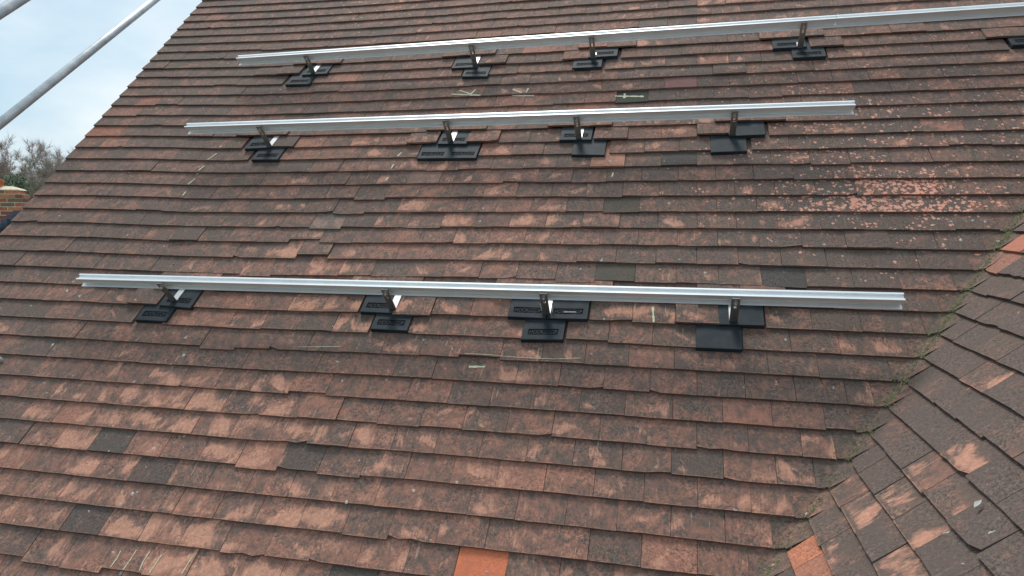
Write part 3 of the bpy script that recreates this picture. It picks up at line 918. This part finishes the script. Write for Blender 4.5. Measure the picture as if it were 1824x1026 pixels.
# rounded grey cap cut by the left edge of the photograph
u, v = uv_at(-2.0, 641, 0.02)
m = MB(); seg = 12
c0 = M(u, v, 0.010)
prof = [(0.0125, 0), (0.0135, 0.004), (0.0135, 0.014), (0.011, 0.020), (0.006, 0.0235), (0.0005, 0.0245)]
vs, fs = [], []
for r_, h in prof:
    for j in range(seg):
        a = 2 * PI * j / seg
        vs.append(M(u + r_ * math.cos(a), v + r_ * math.sin(a), 0.010 + h))
for k in range(len(prof) - 1):
    for j in range(seg): fs.append([k * seg + j, k * seg + (j + 1) % seg, (k + 1) * seg + (j + 1) % seg, (k + 1) * seg + j])
m.add(vs, fs)
o = m.obj('round_cap', simple_mat('grey_plastic', (0.40, 0.43, 0.40), 0.45, 0, 0.15, 40), smooth=True, origin=c0)
tag(o, 'small round pale grey cap on the tiles at the left edge', 'cap')

# ------------------------------------------------------------------ scaffold tubes beyond the verge
def tube_thing(p0, p1, e0, e1, label):
    d = (p1 - p0).normalized()
    a, b = p0 - d * e0, p1 + d * e1
    m = MB(); m.tube(a, b, 0.0242, seg=28, caps=False); m.tube(a, b, 0.0205, seg=28, caps=False)
    k = 0
    for base_ in (0, 28):                 # annular ends
        m.f += [[base_ + i, base_ + (i + 1) % 28, base_ + 56 + (i + 1) % 28, base_ + 56 + i] for i in range(28)]
    o = m.obj('scaffold_tube', GALV, smooth=False, origin=a.copy())
    for p in o.data.polygons[:56]: p.use_smooth = True
    tag(o, label, 'scaffold tube', 'scaffold tubes beside the roof')
tube_thing(at(0, 220, 3.71), at(275, 0, 4.95), 1.2, 1.6, 'long grey steel scaffold tube slanting across the sky')
tube_thing(at(0, 21.5, 3.0), at(34, 0, 3.12), 1.0, 1.6, 'grey steel scaffold tube crossing only the top left corner')

# ------------------------------------------------------------------ neighbour's chimney
PALE = simple_mat('lime_mortar', (0.72, 0.64, 0.46), 0.95, 0, 0.25, 30, 0.4)
BR = [simple_mat('stock_brick_a', (0.55, 0.17, 0.09), 0.9, 0, 0.35, 25, 0.3), simple_mat('stock_brick_b', (0.30, 0.11, 0.08), 0.9, 0, 0.35, 25, 0.3), simple_mat('stock_brick_c', (0.60, 0.25, 0.13), 0.9, 0, 0.3, 25, 0.3), simple_mat('stock_brick_d', (0.26, 0.17, 0.10), 0.9, 0, 0.3, 25, 0.3)]
LEAD = simple_mat('lead_flashing', (0.075, 0.105, 0.155), 0.55, 0.0, 0.2, 12)
SLATE = simple_mat('slate', (0.07, 0.085, 0.11), 0.6, 0, 0.3, 8)
POT = simple_mat('terracotta', (0.50, 0.14, 0.05), 0.8, 0, 0.25, 25)
CD = 12.6
corner = at(40, 372, CD)                  # near right corner of the stack, mid height
view = (corner - CAM); view.z = 0; view.normalize()
XD = Vector((view.y, -view.x, 0))         # to the right in the picture
XD = (Matrix.Rotation(R(-15), 3, 'Z') @ XD)
YD = Vector((-XD.y, XD.x, 0))             # away from the viewer
neigh = empty('neighbour_house', Vector((corner.x, corner.y, -8.2)))
tag(neigh, 'neighbouring house showing its brick chimney with cream mortar at the left edge', 'house')
ztop = at(40, 339, CD).z
def CF(a, b, c): return corner + XD * a + YD * b + Vector((0, 0, c - corner.z))
mb = MB()
BW, BH, JT = 0.213, 0.061, 0.0155
SW, SD = 0.95, 0.50                        # stack width and depth
mb.box(CF, -SW + 0.006, -0.0165, 0.0165, SD - 0.016, ztop - 3.2, ztop - BH - JT * 0.5)
mb.box(CF, -SW + 0.006, -0.050, 0.045, SD - 0.046, ztop - BH - JT, ztop - 0.002)
chim = mb.obj('chimney', PALE, neigh, origin=neigh.location.copy())
cb = neigh.location + chim.location
def bricks(row, z, x1, y0, d1):
    off = 0.0 if row % 2 == 0 else (BW + JT) / 2
    x = x1
    first = True
    while x > -SW + 0.02:
        ln = BW if not first or off == 0 else (BW - JT) / 2
        xa = max(x - ln, -SW)
        m = MB(); m.box(CF, xa, x, y0, y0 + 0.10, z, z + BH)
        m.obj('brick', random.choice(BR), chim, origin=cb).location = (0, 0, 0)
        x = xa - JT; first = False
    y = y0 + 0.10 + JT; first = True
    while y < d1 - 0.02:                  # right-hand return
        yb = min(y + (BW if row % 2 else 0.10), d1)
        m = MB(); m.box(CF, x1 - 0.10, x1, y, yb, z, z + BH)
        m.obj('brick', random.choice(BR[:2]), chim, origin=cb).location = (0, 0, 0)
        y = yb + JT
row = 0
z = ztop - BH
for row in range(16):
    if row == 0: x1, y0, d1 = -0.045, 0.040, SD - .04
    elif row < 2: x1, y0, d1 = 0.0, 0.0, SD
    else: x1, y0, d1 = -0.012, 0.012, SD - .01
    bricks(row, z, x1, y0, d1)
    z -= BH + JT
# cream flaunching on top, sloping up to the pot
m = MB()
vs = []
for (i0, h) in ((0.03, 0.0), (0.05, 0.022), (0.20, 0.075)):
    k = i0
    vs += [CF(-SW + k, k, ztop + h), CF(-k, k, ztop + h), CF(-k, SD - k, ztop + h), CF(-SW + k, SD - k, ztop + h)]
fs = [[0, 1, 5, 4], [1, 2, 6, 5], [2, 3, 7, 6], [3, 0, 4, 7], [4, 5, 9, 8], [5, 6, 10, 9], [6, 7, 11, 10], [7, 4, 8, 11], [8, 9, 10, 11], [0, 3, 2, 1]]
m.add(vs, fs); m.obj('flaunching', PALE, chim, origin=cb).location = (0, 0, 0)
m = MB(); seg = 20
pc = CF(-0.47, 0.22, ztop - 0.02)
pp = [(0.135, 0.06), (0.135, 0.16), (0.155, 0.165), (0.155, 0.215), (0.125, 0.22), (0.12, 0.10)]
vs = [pc + Vector((r_ * math.cos(2 * PI * j / seg), r_ * math.sin(2 * PI * j / seg), h)) for r_, h in pp for j in range(seg)]
fs = [[k * seg + j, k * seg + (j + 1) % seg, (k + 1) * seg + (j + 1) % seg, (k + 1) * seg + j] for k in range(len(pp) - 1) for j in range(seg)]
m.add(vs, fs); m.obj('chimney_pot', POT, chim, origin=cb).location = (0, 0, 0)
# stepped lead let into the brick joints, following the neighbour's roof
for k in range(9):
    zt = ztop - BH - 4.9 * (BH + JT) - k * (BH + JT) + 0.004 + BH
    xr = -0.155 - k * 0.098 + 0.02
    m = MB(); m.box(CF, xr - 0.02, 0.004, 0.004, 0.010 - 0.0004 * k, zt - 0.30, zt)
    m.obj('lead_step', LEAD, chim, origin=cb).location = (0, 0, 0)
zr = ztop - 0.62
m = MB()
m.add([CF(-1.9, -0.35, zr - 1.75), CF(1.6, -0.35, zr + 0.75), CF(1.6, 5, zr + 0.75), CF(-1.9, 5, zr - 1.75), CF(-1.9, -0.35, zr - 1.83), CF(1.6, -0.35, zr + 0.67), CF(1.6, 5, zr + 0.67), CF(-1.9, 5, zr - 1.83)], [[0, 1, 2, 3], [4, 7, 6, 5], [0, 4, 5, 1], [1, 5, 6, 2], [2, 6, 7, 3], [3, 7, 4, 0]])
m.obj('roof', SLATE, neigh, origin=neigh.location.copy())
m = MB(); m.box(CF, -1.8, 4.8, 0.0, 4.8, -8.2, zr - 1.9)
m.obj('wall', WALL, neigh, origin=neigh.location.copy())

# ------------------------------------------------------------------ trees beyond
BARK = simple_mat('bark', (0.15, 0.115, 0.09), 0.95, 0, 0.3, 6)
TWIG = simple_mat('twigs', (0.42, 0.34, 0.30), 0.95, 0, 0.3, 1.5)  # lightened tan-grey, distance haze painted into the twig colour
IVY = simple_mat('ivy_scrub', (0.24, 0.235, 0.165), 0.95, 0, 0.3, 1.0, 0, (0.28, 0.245, 0.19))
GREEN = simple_mat('evergreen_leaf', (0.18, 0.225, 0.145), 0.9, 0, 0.3, 1.2)  # paler green with the haze mixed into the leaf colour
GZ = -8.2
def bare_tree(base, height, spread, label, group, twig_r=0.012, mat=TWIG, seed=1, levels=6, leaves=0):
    rnd = random.Random(seed)
    root = empty('bare_tree', base); tag(root, label, 'tree', group)
    tr, cw = MB(), MB()
    def grow(p, d, L, r, lev):
        n = 2
        for k in range(n):
            d2 = (d + Vector((rnd.gauss(0, .14), rnd.gauss(0, .14), rnd.gauss(0.04, .08)))).normalized()
            q = p + d2 * (L / n)
            (tr if lev < 2 else cw).tube(p, q, r, r * 0.82, 7 if lev < 2 else 3, caps=False)
            p, d, r = q, d2, r * 0.82
            if lev >= 1 and k == 0 and lev < levels:
                s = (d + Vector((rnd.gauss(0, .7), rnd.gauss(0, .7), rnd.gauss(.1, .4)))).normalized()
                grow(p, s, L * rnd.uniform(.5, .75), max(r * .6, twig_r * .5), lev + 1)
        if lev == levels:                 # bundles of fine twigs
            for k in range(9):
                s = (d * 0.6 + Vector((rnd.gauss(0, .6), rnd.gauss(0, .6), rnd.gauss(.25, .4)))).normalized()
                e = s.orthogonal().normalized() * twig_r * 0.45
                q = p - d * (L * rnd.random())
                cw.add([q - e, q + e, q + s * height * rnd.uniform(.025, .055)], [[0, 1, 2]])
        if lev < levels:
            for k in range(2 if lev else 4):
                ang = rnd.uniform(0, 2 * PI); sp = spread * rnd.uniform(.35, .95)
                s = (d + Vector((math.cos(ang) * sp, math.sin(ang) * sp, rnd.uniform(-.1, .35)))).normalized()
                grow(p, s, L * rnd.uniform(.58, .82), max(r * rnd.uniform(.55, .75), twig_r * .5), lev + 1)
    grow(base, Vector((0, 0, 1)), height * 0.30, height * 0.022, 0)
    tr.obj('trunk', BARK, root, origin=base, fix=False)
    cw.obj('crown', mat, root, origin=base, fix=False)
def leafy(base, height, rx, label, mat, seed, n, size, group=None, name='evergreen_tree'):
    rnd = random.Random(seed)
    root = empty(name, base); tag(root, label, 'tree', group)
    tr = MB(); tr.tube(base, base + Vector((0, 0, height * .75)), 0.16, 0.05, 8)
    for k in range(14):
        a = rnd.uniform(0, 2 * PI); h = height * rnd.uniform(.2, .7)
        tr.tube(base + Vector((0, 0, h)), base + Vector((math.cos(a) * rx * .7, math.sin(a) * rx * .7, h + height * .12)), 0.05, 0.015, 5)
    tr.obj('trunk', BARK, root, origin=base)
    cl = [(rnd.uniform(0, 2 * PI), rnd.random() ** .6 * rx * .8, height * rnd.uniform(.12, .9), rx * rnd.uniform(.22, .42)) for _ in range(34)]
    cw = MB()
    for k in range(n):
        a, rr, h, cr_ = cl[k % len(cl)]
        rr *= (1.1 - 0.6 * (h / height))
        d = Vector((rnd.gauss(0, 1), rnd.gauss(0, 1), rnd.gauss(0, 1))).normalized() * cr_ * rnd.uniform(.6, 1.1)
        p = base + Vector((math.cos(a) * rr, math.sin(a) * rr, h)) + d
        e = Vector((rnd.gauss(0, 1), rnd.gauss(0, 1), rnd.gauss(0, 1))).normalized(); f = e.orthogonal().normalized()
        s = size * rnd.uniform(.6, 1.3)
        cw.add([p - e * s, p + f * s * .45, p + e * s, p - f * s * .45], [[0, 1, 2, 3]])
    cw.obj('crown', mat, root, origin=base, fix=False)
def ground_at(x, depth):
    p = at(x, 380, depth); return Vector((p.x, p.y, GZ))
bare_tree(ground_at(46, 52), 13.6, 0.95, 'wide bare winter tree behind the chimney, its crown against the sky', 'bare trees beyond the house', 0.020, TWIG, 4, 7)
bare_tree(ground_at(2, 60), 11.6, 0.9, 'bare winter tree at the left edge behind the dark evergreen', 'bare trees beyond the house', 0.022, TWIG, 9, 7)
bare_tree(ground_at(84, 44), 10.0, 0.8, 'lower bare winter tree beside the roof verge', 'bare trees beyond the house', 0.018, IVY, 23, 7)
leafy(ground_at(14, 36), 9.0, 1.9, 'dark green evergreen tree above the chimney pot', GREEN, 3, 22000, 0.10)
leafy(ground_at(70, 40), 7.6, 2.6, 'olive ivy-clad bush between chimney and roof verge', IVY, 5, 9000, 0.12, None, 'ivy_bush')
leafy(ground_at(100, 46), 7.9, 2.6, 'olive bush mostly hidden behind the roof verge', IVY, 8, 7000, 0.12, None, 'ivy_bush')

# ------------------------------------------------------------------ ground
GR = simple_mat('garden_ground', (0.07, 0.085, 0.035), 0.95, 0, 0.5, 0.3)
m = MB(); m.add([(-450, -450, GZ), (450, -450, GZ), (450, 450, GZ), (-450, 450, GZ)], [[0, 1, 2, 3]])
g_ = m.obj('ground', GR, fix=False); g_['kind'] = 'structure'
